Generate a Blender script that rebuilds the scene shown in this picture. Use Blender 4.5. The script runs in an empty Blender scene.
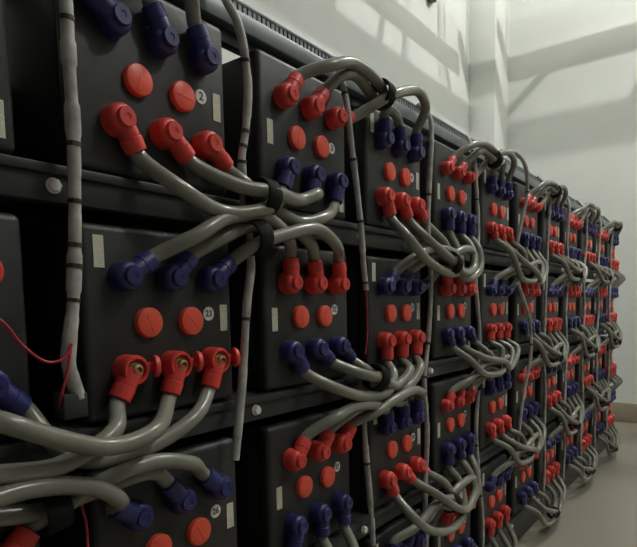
import bpy, bmesh, math, random
from mathutils import Vector, Matrix
random.seed(7)
PI = math.pi
SC = bpy.context.scene
COL = SC.collection

# ------------------------------------------------------------------ camera
ZF = -1.45                                   # floor height; the eye is the origin height
cam_d = bpy.data.cameras.new('camera')
cam_d.sensor_fit = 'HORIZONTAL'
cam_d.sensor_width = 36.0
cam_d.lens = 36.0 * 560.0 / 637.0
cam_d.shift_x = 0.0
cam_d.shift_y = (354.97 - 273.5) / 637.0
cam_d.clip_start = 0.02
cam = bpy.data.objects.new('camera', cam_d)
COL.objects.link(cam)
yaw, pitch, roll = 0.6496, -0.0828, -0.0193
F = Vector((math.cos(yaw) * math.cos(pitch), math.sin(yaw) * math.cos(pitch), math.sin(pitch)))
R = Vector((math.sin(yaw), -math.cos(yaw), 0))
U = R.cross(F)
R2 = R * math.cos(roll) + U * math.sin(roll)
U2 = U * math.cos(roll) - R * math.sin(roll)
cam.matrix_world = Matrix(((R2.x, U2.x, -F.x, 0), (R2.y, U2.y, -F.y, 0), (R2.z, U2.z, -F.z, 0), (0, 0, 0, 1)))
SC.camera = cam

# ------------------------------------------------------------------ world, lamps, exposure
w = bpy.data.worlds.new('world'); SC.world = w; w.use_nodes = True
w.node_tree.nodes['Background'].inputs[0].default_value = (0.8, 0.85, 0.9, 1)
w.node_tree.nodes['Background'].inputs[1].default_value = 0.0

def lamp(name, loc, energy, radius, color=(1.0, 0.985, 0.94)):
    d = bpy.data.lights.new(name, 'POINT'); d.energy = energy; d.shadow_soft_size = radius; d.color = color
    o = bpy.data.objects.new(name, d); o.location = loc; COL.objects.link(o); return o
lamp('main_ceiling_lamp', (5.58, -0.3, 5.0), 335, 0.035, (1.0, 0.985, 0.955))
lamp('front_fill_lamp', (3.0, -2.6, 4.6), 270, 0.2)  # added fill for the battery fronts, no known fixture there

SC.view_settings.view_transform = 'Standard'
SC.view_settings.look = 'None'
SC.view_settings.gamma = 1.0
SC.view_settings.use_curve_mapping = False
SC.view_settings.exposure = -0.35

# ------------------------------------------------------------------ materials
def new_mat(name):
    m = bpy.data.materials.new(name); m.use_nodes = True
    return m, m.node_tree, m.node_tree.nodes['Principled BSDF']

def mat(name, col, rough=0.5, metal=0.0, var=0.12, scale=30.0, bump=0.0, bscale=200.0, spec=0.5, rvar=0.0):
    m, t, b = new_mat(name)
    b.inputs['Roughness'].default_value = rough
    b.inputs['Metallic'].default_value = metal
    b.inputs['Specular IOR Level'].default_value = spec
    tc = t.nodes.new('ShaderNodeTexCoord')
    nz = t.nodes.new('ShaderNodeTexNoise'); nz.inputs['Scale'].default_value = scale; nz.inputs['Detail'].default_value = 4
    t.links.new(tc.outputs['Object'], nz.inputs['Vector'])
    cr = t.nodes.new('ShaderNodeValToRGB')
    cr.color_ramp.elements[0].position = 0.3; cr.color_ramp.elements[1].position = 0.7
    cr.color_ramp.elements[0].color = (*[c * (1 - var) for c in col], 1)
    cr.color_ramp.elements[1].color = (*[min(1, c * (1 + var)) for c in col], 1)
    t.links.new(nz.outputs['Fac'], cr.inputs['Fac'])
    t.links.new(cr.outputs['Color'], b.inputs['Base Color'])
    if rvar:
        mr = t.nodes.new('ShaderNodeMapRange')
        mr.inputs['To Min'].default_value = max(0.02, rough - rvar); mr.inputs['To Max'].default_value = min(1, rough + rvar)
        t.links.new(nz.outputs['Fac'], mr.inputs['Value']); t.links.new(mr.outputs['Result'], b.inputs['Roughness'])
    if bump:
        n2 = t.nodes.new('ShaderNodeTexNoise'); n2.inputs['Scale'].default_value = bscale
        t.links.new(tc.outputs['Object'], n2.inputs['Vector'])
        bp = t.nodes.new('ShaderNodeBump'); bp.inputs['Strength'].default_value = bump; bp.inputs['Distance'].default_value = 0.002
        t.links.new(n2.outputs['Fac'], bp.inputs['Height']); t.links.new(bp.outputs['Normal'], b.inputs['Normal'])
    return m

M = {}
M['plaster'] = mat('white_plaster', (0.74, 0.76, 0.72), 0.85, var=0.025, scale=2.0, bump=0.15, bscale=60)
M['dado'] = mat('tan_skirting', (0.34, 0.29, 0.21), 0.5, var=0.06, scale=3.0)
M['dull'] = mat('grey_plaster', (0.22, 0.22, 0.21), 0.85, var=0.05, scale=2.0)
M['floor'] = mat('beige_floor', (0.30, 0.28, 0.23), 0.32, var=0.07, scale=1.6, rvar=0.06)
M['case'] = mat('black_plastic', (0.023, 0.024, 0.023), 0.46, var=0.22, scale=14.0, bump=0.25, bscale=350, rvar=0.06)
M['rack'] = mat('black_steel', (0.04, 0.042, 0.042), 0.42, var=0.15, scale=10.0, rvar=0.05)
M['trunk'] = mat('grey_steel', (0.20, 0.225, 0.235), 0.38, metal=0.35, var=0.12, scale=6.0)
M['red'] = mat('red_rubber', (0.70, 0.058, 0.045), 0.42, var=0.16, scale=25.0, bump=0.1)
M['cap_red'] = mat('red_cap_plastic', (0.84, 0.10, 0.055), 0.4, var=0.08, scale=20.0)
M['blue'] = mat('blue_rubber', (0.022, 0.024, 0.13), 0.4, var=0.2, scale=25.0, bump=0.1)
M['cable'] = mat('grey_cable_sheath', (0.225, 0.225, 0.185), 0.25, var=0.09, scale=12.0)
M['tie'] = mat('black_strap', (0.007, 0.007, 0.007), 0.75, var=0.2, spec=0.2)
M['loom'] = mat('grey_loom_wrap', (0.40, 0.395, 0.37), 0.5, var=0.3, scale=26.0, bump=0.4, bscale=120)
M['tape'] = mat('dark_tape', (0.03, 0.03, 0.03), 0.5)
M['wire'] = mat('red_wire', (0.42, 0.03, 0.05), 0.4)
M['white'] = mat('white_sticker', (0.78, 0.78, 0.72), 0.5, var=0.04)
M['ink'] = mat('black_ink', (0.02, 0.02, 0.02), 0.5)
M['zinc'] = mat('zinc_bolt', (0.85, 0.85, 0.83), 0.3, metal=0.3, var=0.1)
M['brass'] = mat('brass_stud', (0.42, 0.33, 0.16), 0.35, metal=0.8, var=0.2)
M['ladder'] = mat('galvanised_steel', (0.3, 0.31, 0.31), 0.45, metal=0.5)

def strip_mat():
    m, t, b = new_mat('printed_label')
    b.inputs['Roughness'].default_value = 0.45
    tc = t.nodes.new('ShaderNodeTexCoord')
    wv = t.nodes.new('ShaderNodeTexWave'); wv.bands_direction = 'Z'; wv.inputs['Scale'].default_value = 90; wv.inputs['Distortion'].default_value = 6.0
    wv.inputs['Detail'].default_value = 3; wv.inputs['Detail Scale'].default_value = 8
    t.links.new(tc.outputs['Object'], wv.inputs['Vector'])
    cr = t.nodes.new('ShaderNodeValToRGB')
    cr.color_ramp.elements[0].position = 0.1; cr.color_ramp.elements[0].color = (0.42, 0.40, 0.27, 1)
    cr.color_ramp.elements[1].position = 0.4; cr.color_ramp.elements[1].color = (0.72, 0.71, 0.58, 1)
    t.links.new(wv.outputs['Fac'], cr.inputs['Fac']); t.links.new(cr.outputs['Color'], b.inputs['Base Color'])
    return m
M['strip'] = strip_mat()

# ------------------------------------------------------------------ mesh helpers
def to_mesh(bm, name, smooth=True, angle=40):
    bmesh.ops.recalc_face_normals(bm, faces=bm.faces)
    me = bpy.data.meshes.new(name); bm.to_mesh(me); bm.free()
    if smooth:
        for p in me.polygons: p.use_smooth = True
        me.set_sharp_from_angle(angle=math.radians(angle))
    return me

def add_box(bm, x0, x1, y0, y1, z0, z1, bevel=0.0, seg=2):
    r = bmesh.ops.create_cube(bm, size=1.0)
    vs = r['verts']
    for v in vs:
        v.co = Vector(((x0 + x1) / 2 + v.co.x * (x1 - x0), (y0 + y1) / 2 + v.co.y * (y1 - y0), (z0 + z1) / 2 + v.co.z * (z1 - z0)))
    if bevel:
        es = list({e for v in vs for e in v.link_edges})
        bmesh.ops.bevel(bm, geom=es, offset=bevel, segments=seg, profile=0.5, affect='EDGES')

def box_mesh(name, *a, bevel=0.0, seg=2):
    bm = bmesh.new(); add_box(bm, *a, bevel=bevel, seg=seg); return to_mesh(bm, name)

def add_lathe(bm, prof, n=20, mtx=Matrix()):
    """profile of (r, h): turned round the local -Y axis (h towards the viewer of the rack)."""
    rings = []
    for r, h in prof:
        if r <= 1e-6:
            rings.append([bm.verts.new(mtx @ Vector((0, -h, 0)))])
        else:
            rings.append([bm.verts.new(mtx @ Vector((r * math.cos(2 * PI * k / n), -h, r * math.sin(2 * PI * k / n)))) for k in range(n)])
    for a, b in zip(rings, rings[1:]):
        for k in range(n):
            k2 = (k + 1) % n
            if len(a) == 1 and len(b) == 1: continue
            if len(a) == 1: bm.faces.new((a[0], b[k], b[k2]))
            elif len(b) == 1: bm.faces.new((a[k], a[k2], b[0]))
            else: bm.faces.new((a[k], a[k2], b[k2], b[k]))
    if len(rings[0]) > 1: bm.faces.new(rings[0])
    if len(rings[-1]) > 1: bm.faces.new(list(reversed(rings[-1])))

def add_tube(bm, pts, rad, n=10, up=Vector((0, -1, 0))):
    """swept circle through pts; rad is a number or one per point."""
    N = len(pts); rings = []
    t0 = (pts[1] - pts[0]).normalized()
    nrm = (up - t0 * up.dot(t0))
    nrm = nrm.normalized() if nrm.length > 1e-4 else t0.orthogonal().normalized()
    for i in range(N):
        t = (pts[min(i + 1, N - 1)] - pts[max(i - 1, 0)]).normalized()
        nrm = (nrm - t * nrm.dot(t)).normalized()
        bi = t.cross(nrm)
        r = rad[i] if isinstance(rad, (list, tuple)) else rad
        rings.append([bm.verts.new(pts[i] + (nrm * math.cos(2 * PI * k / n) + bi * math.sin(2 * PI * k / n)) * r) for k in range(n)])
    for a, b in zip(rings, rings[1:]):
        for k in range(n):
            bm.faces.new((a[k], a[(k + 1) % n], b[(k + 1) % n], b[k]))
    bm.faces.new(list(reversed(rings[0]))); bm.faces.new(rings[-1])

def spline(wp, step=0.018):
    """centripetal Catmull-Rom through the waypoints, evenly resampled."""
    P = [Vector(p) for p in wp]
    P = [P[0] * 2 - P[1]] + P + [P[-1] * 2 - P[-2]]
    out = []
    for i in range(1, len(P) - 2):
        p0, p1, p2, p3 = P[i - 1], P[i], P[i + 1], P[i + 2]
        def tj(t, a, b): return t + max(1e-5, (b - a).length) ** 0.5
        t0 = 0.0; t1 = tj(t0, p0, p1); t2 = tj(t1, p1, p2); t3 = tj(t2, p2, p3)
        k = max(2, int((p2 - p1).length / step) + 1)
        for s in range(k):
            t = t1 + (t2 - t1) * s / k
            a1 = p0 * ((t1 - t) / (t1 - t0)) + p1 * ((t - t0) / (t1 - t0))
            a2 = p1 * ((t2 - t) / (t2 - t1)) + p2 * ((t - t1) / (t2 - t1))
            a3 = p2 * ((t3 - t) / (t3 - t2)) + p3 * ((t - t2) / (t3 - t2))
            b1 = a1 * ((t2 - t) / (t2 - t0)) + a2 * ((t - t0) / (t2 - t0))
            b2 = a2 * ((t3 - t) / (t3 - t1)) + a3 * ((t - t1) / (t3 - t1))
            out.append(b1 * ((t2 - t) / (t2 - t1)) + b2 * ((t - t1) / (t2 - t1)))
    out.append(P[-2])
    return out

def obj(name, me, m, parent=None, loc=(0, 0, 0)):
    if m is not None and not me.materials: me.materials.append(m)
    o = bpy.data.objects.new(name, me); COL.objects.link(o)
    o.location = loc
    if parent is not None: o.parent = parent
    return o

def empty(name, loc):
    o = bpy.data.objects.new(name, None); o.empty_display_size = 0.05; o.location = loc; COL.objects.link(o); return o

def tag(o, label, cat, group=None):
    o['label'] = label; o['category'] = cat
    if group: o['group'] = group
    return o

def struct(name, me, m, label=None):
    o = obj(name, me, m); o['kind'] = 'structure'
    if label: o['label'] = label
    return o

# ------------------------------------------------------------------ the room
XE, YB, ZC = 7.6, 2.9, 5.35
X0, Y0 = -3.0, -3.5
struct('floor', box_mesh('floor', X0 - .1, XE + .1, Y0 - .1, YB + .1, ZF - .1, ZF), M['floor'], 'smooth beige floor beside the battery rack')
struct('ceiling', box_mesh('ceiling', X0 - .1, XE + .1, Y0 - .1, YB + .1, ZC, ZC + .1), M['plaster'], 'white ceiling above the frame')
struct('wall_back', box_mesh('wall_back', X0 - .1, XE + .1, YB, YB + .1, ZF, ZC), M['plaster'], 'white plaster wall behind the rack with ladder shadows')
struct('wall_end', box_mesh('wall_end', XE, XE + .1, Y0 - .1, YB, ZF, ZC), M['plaster'], 'white plaster wall at the far end of the rack')
struct('wall_front', box_mesh('wall_front', X0, XE, Y0 - .1, Y0, ZF, ZC), M['dull'], 'grey wall opposite the rack')
struct('wall_near', box_mesh('wall_near', X0 - .1, X0, Y0, YB, ZF, ZC), M['dull'], 'grey wall at the near end of the rack')
struct('wall_pilaster', box_mesh('wall_pilaster', 7.1, XE, 2.56, YB, ZF, ZC, bevel=0.006), M['plaster'], 'white plaster pilaster in the far corner')
bm = bmesh.new(); add_box(bm, XE - .012, XE, Y0, 2.56, ZF, ZF + .235, bevel=.004)
struct('baseboard_end', to_mesh(bm, 'baseboard_end'), M['dado'], 'tan skirting at the foot of the end wall')
bm = bmesh.new(); add_box(bm, X0, 7.1, YB - .012, YB, ZF, ZF + .235, bevel=.004)
struct('baseboard_back', to_mesh(bm, 'baseboard_back'), M['dado'], 'tan skirting at the foot of the back wall')

# overhead cable ladders: hung above the frame, they throw the bands of shade on the walls and floor
def ladder(label, axis, a0, a1, r0, r1, z, h, rungs, w=.02):
    root = empty('cable_ladder', ((a0 + a1) / 2, (r0 + r1) / 2, z) if axis == 'x' else ((r0 + r1) / 2, (a0 + a1) / 2, z))
    tag(root, label, 'cable ladder', 'overhead cable ladders')
    c = root.location
    for r in (r0, r1):
        if axis == 'x': me = box_mesh('side_rail', a0 - c.x, a1 - c.x, r - w - c.y, r + w - c.y, -h / 2, h / 2, bevel=.004)
        else: me = box_mesh('side_rail', r - w - c.x, r + w - c.x, a0 - c.y, a1 - c.y, -h / 2, h / 2, bevel=.004)
        obj('side_rail', me, M['ladder'], root)
    for a in rungs:
        if axis == 'x': me = box_mesh('rung', a - .025 - c.x, a + .025 - c.x, r0 + .02 - c.y, r1 - .02 - c.y, -.02, .015)
        else: me = box_mesh('rung', r0 + .02 - c.x, r1 - .02 - c.x, a - .025 - c.y, a + .025 - c.y, -.02, .015)
        obj('rung', me, M['ladder'], root)
    for a in (a0 + .6, (a0 + a1) / 2, a1 - .4):
        for r in (r0, r1):
            x, y = (a, r) if axis == 'x' else (r, a)
            obj('hanger_rod', box_mesh('hanger_rod', x - .008 - c.x, x + .008 - c.x, y - .008 - c.y, y + .008 - c.y, h / 2, ZC - z), M['ladder'], root)
    return root
ladder('grey cable ladder hung lengthwise above the rack', 'x', -2.6, 6.40, 1.42, 1.885, 3.6, 0.14, [6.12, 5.46, 5.18, 4.71, 4.25, 3.75, 3.27, 2.67, 2.07, 1.47, .87, .27, -.33, -.93, -1.53, -2.1], w=.035)
bm = bmesh.new(); add_box(bm, -.11, .11, -.10, 0, .03, .22, bevel=.01)
add_box(bm, -.03, .06, -.085, -.015, -.02, .04, bevel=.008)
add_lathe(bm, [(.012, .01), (.012, .07), (0, .07)], 6, Matrix.Translation((.015, 0, -.01)))
tag(obj('wall_bracket', to_mesh(bm, 'wall_bracket'), M['rack'], None, (5.93, YB, 3.36)), 'small black bracket on the back wall at the top edge', 'bracket')
ladder('grey cable ladder hung across the far end of the room', 'y', -3.2, 2.1, 6.495, 6.93, 3.7, 0.15, [-2.8 + .8 * k for k in range(6)], w=.035)
ladder('grey narrow cable ladder hung across the middle of the room', 'y', -3.2, 1.3, 5.54, 5.83, 3.55, 0.08, [-2.9 + .8 * k for k in range(6)], w=.065)

# ------------------------------------------------------------------ rack layout
CX = [0.799 + 0.520 * (i - 1) for i in range(12)]      # column centres
CX[0] = 0.293
TZ = [0.479 - 0.502 * t for t in range(4)]            # tier centres
YF = 1.025                                              # battery front faces
HW = 0.201
TP, TH = 0.116, 0.096                                   # terminal spacing and offset
ORD = ['first', 'second', 'third', 'fourth', 'fifth', 'sixth', 'seventh', 'eighth', 'ninth', 'tenth', 'eleventh', 'twelfth']
TIER = ['top tier', 'second tier', 'third tier', 'bottom tier']

rack = empty('battery_rack', ((CX[0] + CX[-1]) / 2, 1.2, ZF))
tag(rack, 'long black steel rack holding four tiers of black batteries', 'rack')
rl = rack.location
def rbox(name, x0, x1, y0, y1, z0, z1, bevel=.004, m='rack'):
    return obj(name, box_mesh(name, x0 - rl.x, x1 - rl.x, y0 - rl.y, y1 - rl.y, z0 - rl.z, z1 - rl.z, bevel=bevel), M[m], rack)
XL, XR = CX[0] - .26, CX[-1] + .245
hexm = bmesh.new(); add_lathe(hexm, [(.0075, 0), (.0075, .002), (.0125, .002), (.0125, .002), (.0125, .010), (.0105, .0125), (0, .0125)], 6); 
add_lathe(hexm, [(.0145, 0), (.0145, .0025), (0, .0025)], 16)
hexm = to_mesh(hexm, 'bolt', True, 30)
for t in range(4):
    zb = TZ[t] - HW
    b = rbox('shelf_beam', XL, XR, 1.028, 1.068, zb - .072, zb - .004, .006)
    lip = rbox('beam_lip', XL, XR, 1.018, 1.028, zb - .022, zb - .004, .002)
    lip.parent = b; 
    rbox('shelf_plate', XL, XR, 1.068, 1.375, zb - .030, zb - .002, .002)
    rbox('rear_beam', XL, XR, 1.375, 1.41, zb - .072, zb - .002, .004)
    for i in range(12):
        for dx in ((-.018,) if i else (.0,)):
            o = obj('bolt', hexm, M['zinc'], b)
            o.location = (CX[i] - .260 + dx + .03 - rl.x, 1.028 - rl.y, zb - .042 - rl.z)
for i in range(13):
    x = CX[0] - .260 + .520 * i
    if i == 12: x = XR - .02
    if i == 0: x = XL + .02
    rbox('upright_post', x - .02, x + .02, 1.30, 1.34, ZF, .70, .003)
    rbox('front_leg', x - .02, x + .02, 1.075, 1.115, ZF, TZ[3] - HW - .03, .003)
rbox('base_beam', XL, XR, 1.055, 1.075, ZF + .01, TZ[3] - HW - .073, .003)
rbox('gap_blocker', XL, XR, 1.415, 1.42, ZF + .05, .55, .001)  # added dark sheet: hides the bright wall so the gaps stay black
rbox('top_beam', XL, XR, 1.295, 1.345, .70, .745, .004)

# grey slotted trunking along the top of the batteries
trunk = empty('cable_trunking', ((XL + XR) / 2, 1.09, .70))
tag(trunk, 'grey steel slotted cable trunking along the top of the battery rack', 'trunking')
tl = trunk.location
TX0, TX1 = -.7 - tl.x, 6.13 - tl.x
bm = bmesh.new()
add_box(bm, TX0, TX1, .0, .006, .050, .060); 
obj('back_plate', box_mesh('back_plate', TX0, TX1, .012, .018, .0, .112), M['tape'], trunk)
obj('front_strip', box_mesh('front_strip', TX0, TX1, -.003, .012, .068, .080), M['trunk'], trunk)
obj('top_lip', box_mesh('top_lip', TX0, TX1, -.004, .02, .104, .114, bevel=.002), M['trunk'], trunk)
bm.free()
obj('lower_channel', box_mesh('lower_channel', TX0, TX1, -.028, .012, .022, .070, bevel=.005, seg=2), M['trunk'], trunk)
obj('shade_flange', box_mesh('shade_flange', TX0, TX1, .0, .03, -.012, .022, bevel=.003), M['rack'], trunk)  # black colour stands in for the shade under the trunking
bm = bmesh.new()
x = TX0
while x < TX1:
    add_box(bm, x, x + .0125, -.002, .012, .078, .106); x += .0185
o = obj('slot_fingers', to_mesh(bm, 'slot_fingers', False), M['trunk'], trunk); o['kind'] = 'stuff'

# ------------------------------------------------------------------ battery
case_me = box_mesh('case', -HW + .004, HW - .004, .045, .345, -HW + .004, HW - .004, bevel=.012)
bm = bmesh.new(); add_box(bm, -HW, HW, 0, .05, -HW, HW, bevel=.016, seg=4); lid_me = to_mesh(bm, 'lid', True, 50)
bm = bmesh.new()
add_lathe(bm, [(.0325, 0), (.0325, .0105), (.0313, .0128), (.0295, .0138), (0, .0138)], 28)
add_box(bm, -.003, .003, -.0145, -.012, -.022, .022, bevel=.0006)
cap_me = to_mesh(bm, 'vent_cap', True, 40)
bm = bmesh.new(); add_lathe(bm, [(.0165, 0), (.0165, .0008), (0, .0008)], 24); disc_me = to_mesh(bm, 'number_sticker')
strip_me = box_mesh('label_strip', -.0115, .0115, -.001, 0, -.032, .032)

def text_mesh(s):
    c = bpy.data.curves.new('digits', 'FONT'); c.body = s; c.size = .026 if len(s) == 1 else .021
    c.align_x = 'CENTER'; c.align_y = 'CENTER'; c.extrude = .0003; c.offset = .0004
    o = bpy.data.objects.new('digits', c); COL.objects.link(o)
    me = bpy.data.meshes.new_from_object(o.evaluated_get(bpy.context.evaluated_depsgraph_get()))
    bpy.data.objects.remove(o); bpy.data.curves.remove(c)
    me.transform(Matrix.Rotation(PI / 2, 4, 'X'))
    me.name = 'digits'; me.materials.clear(); return me

for t in range(4):
    for i in range(12):
        redtop = (i % 2 == 0)
        num = t * 12 + (i + 1 if t % 2 == 0 else 12 - i)
        jx, jz = random.uniform(-.004, .004) if i > 3 else 0, 0
        b = empty('battery', (CX[i] + jx, YF, TZ[t] - HW))  # base of the front face
        side = 'red posts above blue' if redtop else 'blue posts above red'
        tag(b, f'black battery numbered {num}, {side}, {ORD[i]} column from left, {TIER[t]}', 'battery', 'black batteries on the rack')
        z = HW
        obj('case', case_me, M['case'], b, (-.004, 0, z)); obj('lid', lid_me, M['case'], b, (-.004, 0, z))
        for k, s in enumerate((-1, 1)):
            c = obj('vent_cap', cap_me, M['cap_red'], b, (s * .058, 0, z)); c.rotation_euler.y = random.uniform(0, PI)
        s = obj('number_sticker', disc_me, M['white'], b, (.117, 0, z + .014 + random.uniform(-.006, .02)))
        obj('digits', text_mesh(str(num)), M['ink'], s, (0, -.0012, 0))
        sg = -1 if redtop else 1
        obj('label_strip', strip_me, M['strip'], b, (sg * .165, 0, z + sg * .005))
        obj('label_strip', strip_me, M['strip'], b, (-sg * .165, 0, z + sg * .145))

# ------------------------------------------------------------------ boots and cables
CR = 0.0170
def boot_mesh(opened):
    bm = bmesh.new()
    if opened:
        prof = [(.032, 0), (.032, .012), (.0315, .032), (.030, .038), (.028, .041), (.0235, .041), (.0225, .030), (0, .030)]
    else:
        prof = [(.0315, 0), (.0318, .010), (.0312, .026), (.029, .034), (.025, .0385), (.021, .040), (0, .040)]
    add_lathe(bm, prof, 24)
    pts = [Vector((x, -.0245, 0)) for x in (.0, .028, .034, .038, .039, .045, .065, .0665)]
    add_tube(bm, pts, [.0212, .0222, .0222, .0218, .0235, .0235, .0226, .0205], 18)
    return to_mesh(bm, 'boot', True, 45)
boot_c, boot_o = boot_mesh(False), boot_mesh(True)
bm = bmesh.new(); add_lathe(bm, [(.0205, .037), (.020, .0475), (.0185, .0495), (.007, .0495), (.006, .048), (0, .048)], 22)
blid_me = to_mesh(bm, 'boot_lid', True, 40)
bm = bmesh.new(); add_lathe(bm, [(.024, 0), (.024, .006), (.021, .010), (.014, .010), (.013, .006), (0, .006)], 20, Matrix.Rotation(math.radians(68), 4, 'Z'))
add_box(bm, -.022, .0, -.004, .006, -.009, .009, bevel=.002)
flap_me = to_mesh(bm, 'open_lid', True, 40)
bm = bmesh.new(); add_lathe(bm, [(.017, .028), (.017, .034), (.0125, .034), (.0125, .045), (.0075, .047), (.006, .041), (0, .041)], 12)
stud_me = to_mesh(bm, 'terminal_stud', True, 30)
strap_cache = {}

def post(i, t, level, j):
    return Vector((CX[i] + (j - 1) * TP, YF, TZ[t] + (TH if level == 'up' else -TH)))
def colour(i, level):
    return 'red' if (i % 2 == 0) == (level == 'up') else 'blue'

def add_boot(root, p, ang, col, opened, sc=1.0):
    m = M[col]
    o = obj(f'{col}_boot', BOOT[(col, opened)], m, root, p - root.location)
    o.rotation_euler.y = -ang; o.scale = (sc, sc, sc)
    o['label'] = f'{col} rubber terminal boot' + (' with its lid open' if opened else '')
    if opened:
        s = obj('terminal_stud', stud_me, M['brass'], o)
        f = obj('open_lid', LIDS[(col, True)], m, o); 
        c, sn = math.cos(ang), math.sin(ang)
        # flap hangs to the right of the boot, whatever way the boot is turned
        f.location = (Matrix.Rotation(ang, 4, 'Y') @ Vector((.045, -.034, .004)))
        f.rotation_euler.y = ang
    else:
        obj('boot_lid', LIDS[(col, False)], m, o)
    return o
BOOT, LIDS = {}, {}
for c in ('red', 'blue'):
    for op in (False, True):
        BOOT[(c, op)] = (boot_o if op else boot_c).copy()
        LIDS[(c, op)] = (flap_me if op else blid_me).copy()

NECK = .062
def make_cable(label, group, pa, ca, aa, pb, cb, ab, way, opened=(False, False), sc=1.0):
    """pa, pb posts; aa, ab the neck angles in the plane of the faces; way: waypoints in between."""
    base = (pa + pb) / 2
    root = empty('battery_cable', base)
    tag(root, label, 'cable', group)
    da = Vector((math.cos(aa), 0, math.sin(aa))); db = Vector((math.cos(ab), 0, math.sin(ab)))
    off = Vector((0, -.0245 * sc, 0)); NK = NECK * sc
    wp = [pa + off + da * (NK - .03), pa + off + da * (NK + .012)] + [Vector(p) for p in way] + [pb + off + db * (NK + .012), pb + off + db * (NK - .03)]
    pts = spline([p - base for p in wp])
    bm = bmesh.new(); add_tube(bm, pts, CR * sc, 12)
    obj('cable_sheath', to_mesh(bm, 'cable_sheath', True, 60), M['cable'], root)
    add_boot(root, pa, aa, ca, opened[0], sc); add_boot(root, pb, ab, cb, opened[1], sc)
    return root

def make_tie(label, loc, direction, rx=.042, length=.046):
    """black strap round a bundle: a short oval ring along the direction."""
    d = Vector(direction).normalized()
    q = Vector((0, -1, 0)).rotation_difference(d).to_matrix().to_4x4()
    bm = bmesh.new()
    n, L = 20, length / 2
    prof = [(rx - .004, -L), (rx, -L), (rx + .002, -L + .004), (rx + .002, L - .004), (rx, L), (rx - .004, L)]
    rings = []
    for r, h in prof:
        rings.append([bm.verts.new(q @ Vector((r * math.cos(2 * PI * k / n), -h, r * math.sin(2 * PI * k / n)))) for k in range(n)])
    for a, b in zip(rings, rings[1:] + rings[:1]):
        for k in range(n): bm.faces.new((a[k], a[(k + 1) % n], b[(k + 1) % n], b[k]))
    return tag(obj('cable_strap', to_mesh(bm, 'cable_strap'), M['tie'], None, loc), label, 'strap', 'black straps round the cables')

D = math.radians
SIDE = ['left', 'middle', 'right']
PACK = [(-.010, .022), (-.012, -.018), (.022, .0)]       # (y, z) offsets of three cables inside a strap

def link(t, i, level, spec=None):
    up = level == 'up'; sg = 1 if up else -1
    rnd = random.Random(t * 100 + i * 7 + (3 if up else 0))
    x0, z0 = CX[i], TZ[t]
    spec = spec or {}
    yb = spec.get('y', .945 if up else .925)             # how far the bundle stands off
    tx, tz = spec.get('tie', (.285 + rnd.uniform(-.03, .03), (.205 + rnd.uniform(-.015, .02)) if up else -(.275 + rnd.uniform(-.04, .07))))
    T = Vector((x0 + tx, yb, z0 + tz))
    word = 'arching' if up else 'sagging'
    for j in range(3):
        pa, pb = post(i, t, level, j), post(i + 1, t, level, j)
        lab = f'{SIDE[j]} of three grey cables {word} between {ORD[i]} and {ORD[i+1]} battery columns, {TIER[t]}'
        aa = spec.get('aa', [D(50), D(52), D(25)] if up else [D(-58), D(-50), D(-46)])[j] + rnd.uniform(-.24, .24) * (0 if spec else 1)
        ab = spec.get('ab', [D(100), D(95), D(93)] if up else [D(-100), D(-96), D(-95)])[j] + rnd.uniform(-.24, .24) * (0 if spec else 1)
        if 'way' in spec:
            way = [(x0 + q[0], q[2] if len(q) > 2 else yb, z0 + q[1]) for q in spec['way'][j]]
        else:
            oy, oz = PACK[j]
            c = T + Vector((0, oy, oz))
            if up:
                if j == 0: way = [(x0 + .0, yb + .01, z0 + .20), (x0 + .14, yb, z0 + max(.235, tz + .03)), c, (x0 + .37, yb + .02, z0 + .20)]
                elif j == 1: way = [(x0 + .11, yb + .012, z0 + .20), (x0 + .19, yb + .01, z0 + tz + .012), c, (x0 + .44, yb + .02, z0 + .215)]
                else: way = [c, (x0 + .45, yb, z0 + .262), (x0 + .585, yb + .015, z0 + .235)]
            else:
                dz = -tz
                if j == 0: way = [(x0 - .03, yb + .02, z0 - .21), (x0 + .10, yb, z0 - dz - .025), (T.x, T.y + oy, T.z - .03), (x0 + .375, yb + .02, z0 - dz + .005), (x0 + .402, yb + .03, z0 - dz + .07)]
                elif j == 1: way = [(x0 + .11, yb + .012, z0 - .20 - (dz - .24) * .5), (T.x, T.y - .02, T.z + .012), (x0 + .43, yb, z0 - dz - .025), (x0 + .505, yb + .015, z0 - dz + .06)]
                else: way = [(x0 + .21, yb + .03, z0 - .195), (T.x, T.y + .028, T.z + .02), (x0 + .49, yb + .012, z0 - dz - .035), (x0 + .615, yb + .02, z0 - dz + .06)]
        make_cable(lab, 'grey cables linking the batteries', pa, colour(i, level), aa, pb, colour(i + 1, level), ab, way, spec.get('open', [(False, False)] * 3)[j], 1.0 if i < 4 else .87)
    if not spec.get('notie') and (spec or rnd.random() < .6):
        tp = spec.get('strap', None)
        if tp: T = Vector((x0 + tp[0], yb if len(tp) < 3 else tp[2], z0 + tp[1]))
        make_tie(f'black strap round three {word} cables between {ORD[i]} and {ORD[i+1]} columns, {TIER[t]}', T, spec.get('tdir', (1, 0, -.25 if up else -.1)), rx=.042 if i < 4 else .036)

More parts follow.
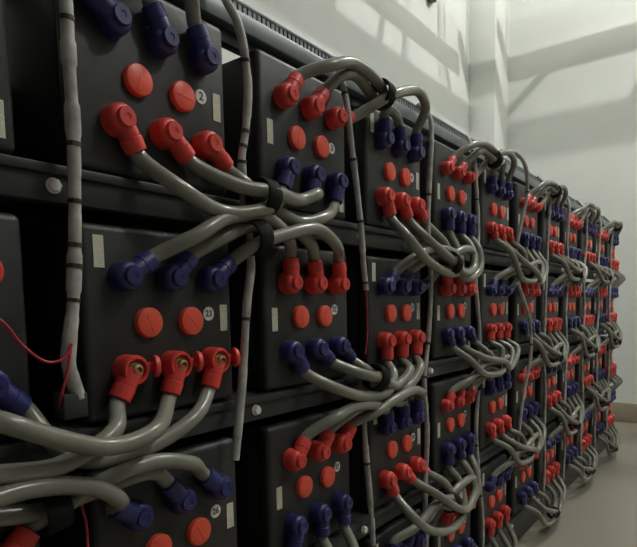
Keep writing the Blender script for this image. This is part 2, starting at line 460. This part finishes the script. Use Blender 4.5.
SPECS = {
 # top tier: first to second column, arching out of the top left corner
 (0, 0): dict(aa=[D(60), D(58), D(56)], ab=[D(155), D(118), D(116)], y=.945,
    way=[[(.0, .25), (.14, .26), (.25, .20, .96)],
         [(.08, .30), (.25, .35), (.40, .27)],
         [(.20, .29, .96), (.36, .34, .95), (.525, .25, .95)]], notie=True),
 # top tier: second to third column, sagging
 (0, 1): dict(aa=[D(-60), D(-42), D(-40)], ab=[D(-118), D(-110), D(-108)], y=.945,
    way=[[(-.022, -.222), (.105, -.258), (.238, -.232, .93), (.315, -.19, .955)],
         [(.152, -.192), (.240, -.195, .918), (.38, -.192), (.456, -.165)],
         [(.19, -.168, .975), (.25, -.198, .968), (.375, -.248, .955), (.495, -.222, .95)]], strap=(.235, -.205, .943), tdir=(1, 0, -.05)),
 # top tier: third to fourth column, arching over the trunking
 (0, 2): dict(aa=[D(55), D(50), D(12)], ab=[D(100), D(108), D(97)], y=.945,
    way=[[(.011, .20), (.136, .242), (.275, .215, .94), (.36, .175, .97)],
         [(.10, .205, .965), (.175, .222, .965), (.285, .19, .972), (.44, .18, .98)],
         [(.285, .185, .92), (.40, .235, .92), (.51, .262, .925), (.595, .232, .945)]], strap=(.283, .197, .944), tdir=(1, 0, -.1)),
 # top tier: fourth to fifth, deep sag
 (0, 3): dict(aa=[D(-68), D(-56), D(-46)], ab=[D(-90), D(-84), D(-88)], y=.925,
    way=[[(-.10, -.243), (.07, -.320), (.26, -.352), (.375, -.325, .94), (.412, -.25, .965)],
         [(.09, -.235, .94), (.215, -.300, .91), (.38, -.345, .92), (.505, -.31, .93), (.535, -.22, .96)],
         [(.25, -.235, .95), (.33, -.30, .96), (.48, -.365, .95), (.61, -.31, .945), (.635, -.22, .965)]], strap=(.255, -.312, .925), tdir=(1, 0, -.25)),
 # second tier: first to second column, sagging across the left edge
 (1, 0): dict(aa=[D(-40), D(-30), D(-42)], ab=[D(-122), D(-112), D(-114)], y=.92,
    way=[[(-.02, -.205, .935), (.097, -.231, .935), (.195, -.239, .935), (.303, -.199, .94)],
         [(.087, -.141, .90), (.179, -.187, .90), (.27, -.218, .90), (.367, -.207, .905)],
         [(.19, -.19, .975), (.25, -.248, .972), (.397, -.253, .965), (.518, -.208, .96)]],
    open=[(False, True), (False, True), (False, True)], notie=True),
 # second tier: second to third column, arching
 (1, 1): dict(aa=[D(34), D(46), D(38)], ab=[D(94), D(102), D(96)], y=.945,
    way=[[(.02, .185), (.12, .236), (.247, .248), (.325, .205)],
         [(.12, .192, .97), (.23, .232, .975), (.38, .238, .975), (.455, .20, .97)],
         [(.20, .178, .945), (.293, .21, .93), (.437, .237, .93), (.545, .200, .945)]], strap=(.212, .20, .955), tdir=(1, 0, .25)),
 (1, 2): dict(aa=[D(-55), D(-36), D(-40)], ab=[D(-96), D(-100), D(-104)], y=.94,
    way=[[(.008, -.213), (.167, -.256), (.30, -.255), (.37, -.205, .96)],
         [(.125, -.178), (.225, -.205, .925), (.36, -.245), (.455, -.20)],
         [(.19, -.17, .965), (.26, -.20, .965), (.43, -.262, .945), (.555, -.20, .95)]], strap=(.232, -.205, .945), tdir=(1, 0, -.35)),
 # third tier: first to second column
 (2, 0): dict(aa=[D(45), D(50), D(44)], ab=[D(146), D(128), D(140)], y=.945,
    way=[[(.0, .22, .93), (.10, .238, .93), (.175, .232, .93), (.257, .205, .935), (.318, .158, .955)],
         [(.06, .19, .985), (.18, .175, .985), (.30, .185, .985), (.41, .19, .98)],
         [(.195, .172, .968), (.277, .205, .96), (.389, .22, .95), (.491, .194, .95)]], strap=(.19, .178, .977), tdir=(1, 0, .1)),
 (2, 2): dict(aa=[D(52), D(50), D(46)], ab=[D(96), D(92), D(92)], y=.945,
    way=[[(.0, .205), (.10, .222), (.22, .21), (.32, .175, .965)],
         [(.12, .20, .965), (.22, .21, .97), (.36, .20, .975), (.45, .18, .98)],
         [(.22, .18, .95), (.32, .212, .93), (.46, .228, .93), (.57, .200, .95)]], strap=(.235, .20, .95), tdir=(1, 0, 0), notie=True),
 (2, 3): dict(aa=[D(-60), D(-38), D(-36)], ab=[D(-96), D(-82), D(-90)], y=.915,
    way=[[(-.09, -.225), (.08, -.335), (.26, -.378), (.40, -.345, .93), (.43, -.24, .965)],
         [(.12, -.20, .93), (.30, -.31, .91), (.42, -.345, .92), (.52, -.30, .93), (.53, -.22, .96)],
         [(.24, -.19, .95), (.36, -.31, .95), (.47, -.37, .945), (.58, -.30, .94), (.61, -.22, .965)]], notie=True),
}
for t in range(4):
    for i in range(11):
        level = 'up' if (i + t) % 2 == 0 else 'lo'
        link(t, i, level, SPECS.get((t, i)))
# the serpentine turns: vertical links at the ends of the tiers
def vlink(t, i):
    for j in range(3):
        pa, pb = post(i, t, 'lo', j), post(i, t + 1, 'up', j)
        bow = .03 + .02 * j
        way = [(pa.x + bow, .95, pa.z - .14), (pa.x + bow, .945, (pa.z + pb.z) / 2)]
        make_cable(f'{SIDE[j]} of three grey cables down the {ORD[i]} column from {TIER[t]} to {TIER[t+1]}', 'grey cables linking the batteries',
                   pa, colour(i, 'lo'), D(-86), pb, colour(i, 'up'), D(84), way)
vlink(0, 11); vlink(2, 11)
for j in range(3):
    pa, pb = post(0, 1, 'up', j), post(0, 2, 'lo', j)
    xl = CX[0] - .24 - .05 * (2 - j)
    make_cable(f'{SIDE[j]} of three grey cables looping from second tier to third tier round the first column', 'grey cables linking the batteries',
               pa, colour(0, 'up'), D(150), pb, colour(0, 'lo'), D(-150),
               [(pa.x - .12, .93, pa.z + .09), (xl + .03, .92, pa.z + .05), (xl, .92, (pa.z + pb.z) / 2), (xl + .03, .92, pb.z - .05), (pb.x - .12, .93, pb.z - .09)])

# ------------------------------------------------------------------ wire looms in the gaps
def loom(label, wp, r, bands=(), y=.985, knots=True):
    P = [Vector((q[0], q[2] if len(q) > 2 else y, q[1])) for q in wp]
    base = P[-1].copy()
    root = empty('wire_loom', base); tag(root, label, 'wiring', 'grey wire looms hanging between the battery columns')
    pts = spline([p - base for p in P], .008)
    rng = random.Random(len(label) + int(wp[0][0] * 1000))
    rr, k = [], 0
    for q in range(len(pts)):
        k -= 1
        if k <= 0: k = rng.randint(3, 9); cur = r * rng.uniform(.88, 1.12)
        rr.append(cur)
    bm = bmesh.new(); add_tube(bm, pts, rr, 9)
    obj('loom_sheath', to_mesh(bm, 'loom_sheath', True, 60), M['loom'], root)
    for f in bands:
        q = max(1, min(len(pts) - 3, int(f * len(pts))))
        bm = bmesh.new(); add_tube(bm, [pts[q], pts[q + 1]], max(rr[q], rr[q + 1]) + .0016, 9)
        obj('tape_band', to_mesh(bm, 'tape_band'), M['tape'], root)
    return root

la = loom('thick grey wire loom hanging between first and second battery columns', [(.566, .80, 1.05), (.566, .70, .99), (.565, .572), (.565, .453), (.566, .331), (.562, .206), (.555, .097), (.546, .006), (.537, -.049), (.533, -.094), (.548, -.157)], .0128, (.30, .52, .62, .70, .735, .80), y=.975)
o = obj('loom_clip', box_mesh('loom_clip', -.035, .012, -.012, .03, -.035, .012, bevel=.004), M['tape'], la)
loom('grey wire loom hung from the trunking between second and third columns', [(.985, .82, 1.06), (.982, .79, 1.035), (.988, .74, 1.01), (1.005, .68), (1.032, .559), (1.02, .437), (1.003, .362), (1.025, .271, 1.0), (1.025, .111), (1.008, .024), (.986, -.148), (.962, -.295), (.949, -.367)], .0105, (.05, .20, .34, .37, .40, .72))
loom('short grey wire loom between third and fourth columns, ending in red wires', [(1.50, .78, 1.05), (1.475, .70, 1.01), (1.464, .616), (1.489, .487), (1.514, .37), (1.534, .247), (1.549, .121), (1.56, .057)], .010, (.2, .45, .7, .95))
loom('grey wire loom between third and fourth columns, lower two tiers', [(1.55, -.22, 1.0), (1.533, -.302), (1.542, -.437), (1.569, -.648), (1.584, -.818), (1.57, -1.0), (1.56, -1.2)], .010, (.3, .6))
loom('long grey wire loom between fourth and fifth battery columns', [(2.06, .79, 1.05), (2.055, .74, 1.0), (2.045, .66), (2.031, .525), (2.012, .294), (2.037, .103), (2.01, -.132), (1.974, -.286), (2.0, -.49), (1.979, -.767), (2.0, -1.1)], .010, (.2, .5, .57, .6, .8))
loom('grey wire loom between fifth and sixth columns, upper two tiers', [(2.56, .78, 1.05), (2.50, .70, 1.0), (2.51, .476), (2.525, .322), (2.50, .116), (2.55, -.15), (2.53, -.30)], .0095, (.3, .6))
loom('grey wire loom between fifth and sixth columns, lower two tiers', [(2.54, -.40), (2.51, -.572), (2.54, -.779), (2.60, -1.05), (2.6, -1.25)], .0095, (.3, .6))
loom('pale grey wire loom bowing out between sixth and seventh columns, top tier', [(2.86, .77, 1.0), (2.94, .765, .95), (3.03, .715, .93), (3.10, .60, .94), (3.08, .40, .97), (3.06, .28)], .0095, (.5,))
loom('pale grey wire loom slanting down between sixth and seventh columns', [(2.93, .11, .93), (3.02, .03, .93), (3.18, -.10, .94), (3.22, -.30, .95), (3.15, -.55, .97), (3.1, -.9)], .0095, (.4,))
for i in range(6, 11):
    x = CX[i] + .260
    rg = random.Random(i)
    loom(f'grey wire loom between {ORD[i]} and {ORD[i+1]} battery columns', [(x, .79, 1.05)] + [(x + rg.uniform(-.04, .03), z) for z in (.70, .45, .2, -.05, -.3, -.55, -.8, -1.05, -1.25)], .0095, (.3, .55, .8))

def wire(label, wp, r=.0028):
    P = [Vector(p) for p in wp]; base = P[0].copy()
    bm = bmesh.new(); add_tube(bm, spline([p - base for p in P], .01), r, 7)
    return tag(obj('sense_wire', to_mesh(bm, 'sense_wire', True, 60), M['wire'], None, base), label, 'wire', 'thin red sense wires')
wire('thin red wire drooping from the first column battery to the thick loom', [(.385, .965, .01), (.417, .96, -.012), (.446, .96, -.052), (.487, .96, -.084), (.514, .955, -.079), (.530, .957, -.055)])
wire('thin red wire hanging from the thick loom beside its clip', [(.528, .957, -.06), (.519, .955, -.101), (.512, .965, -.14), (.515, .985, -.175)])
wire('thin red wire below the short loom beside the third column', [(1.56, .985, .06), (1.558, .98, -.02), (1.548, .975, -.09), (1.535, .975, -.15)])
wire('thin red wire dangling under the cables at the bottom left', [(.548, .985, -.30), (.545, .98, -.36), (.552, .98, -.40), (.55, .98, -.52)])
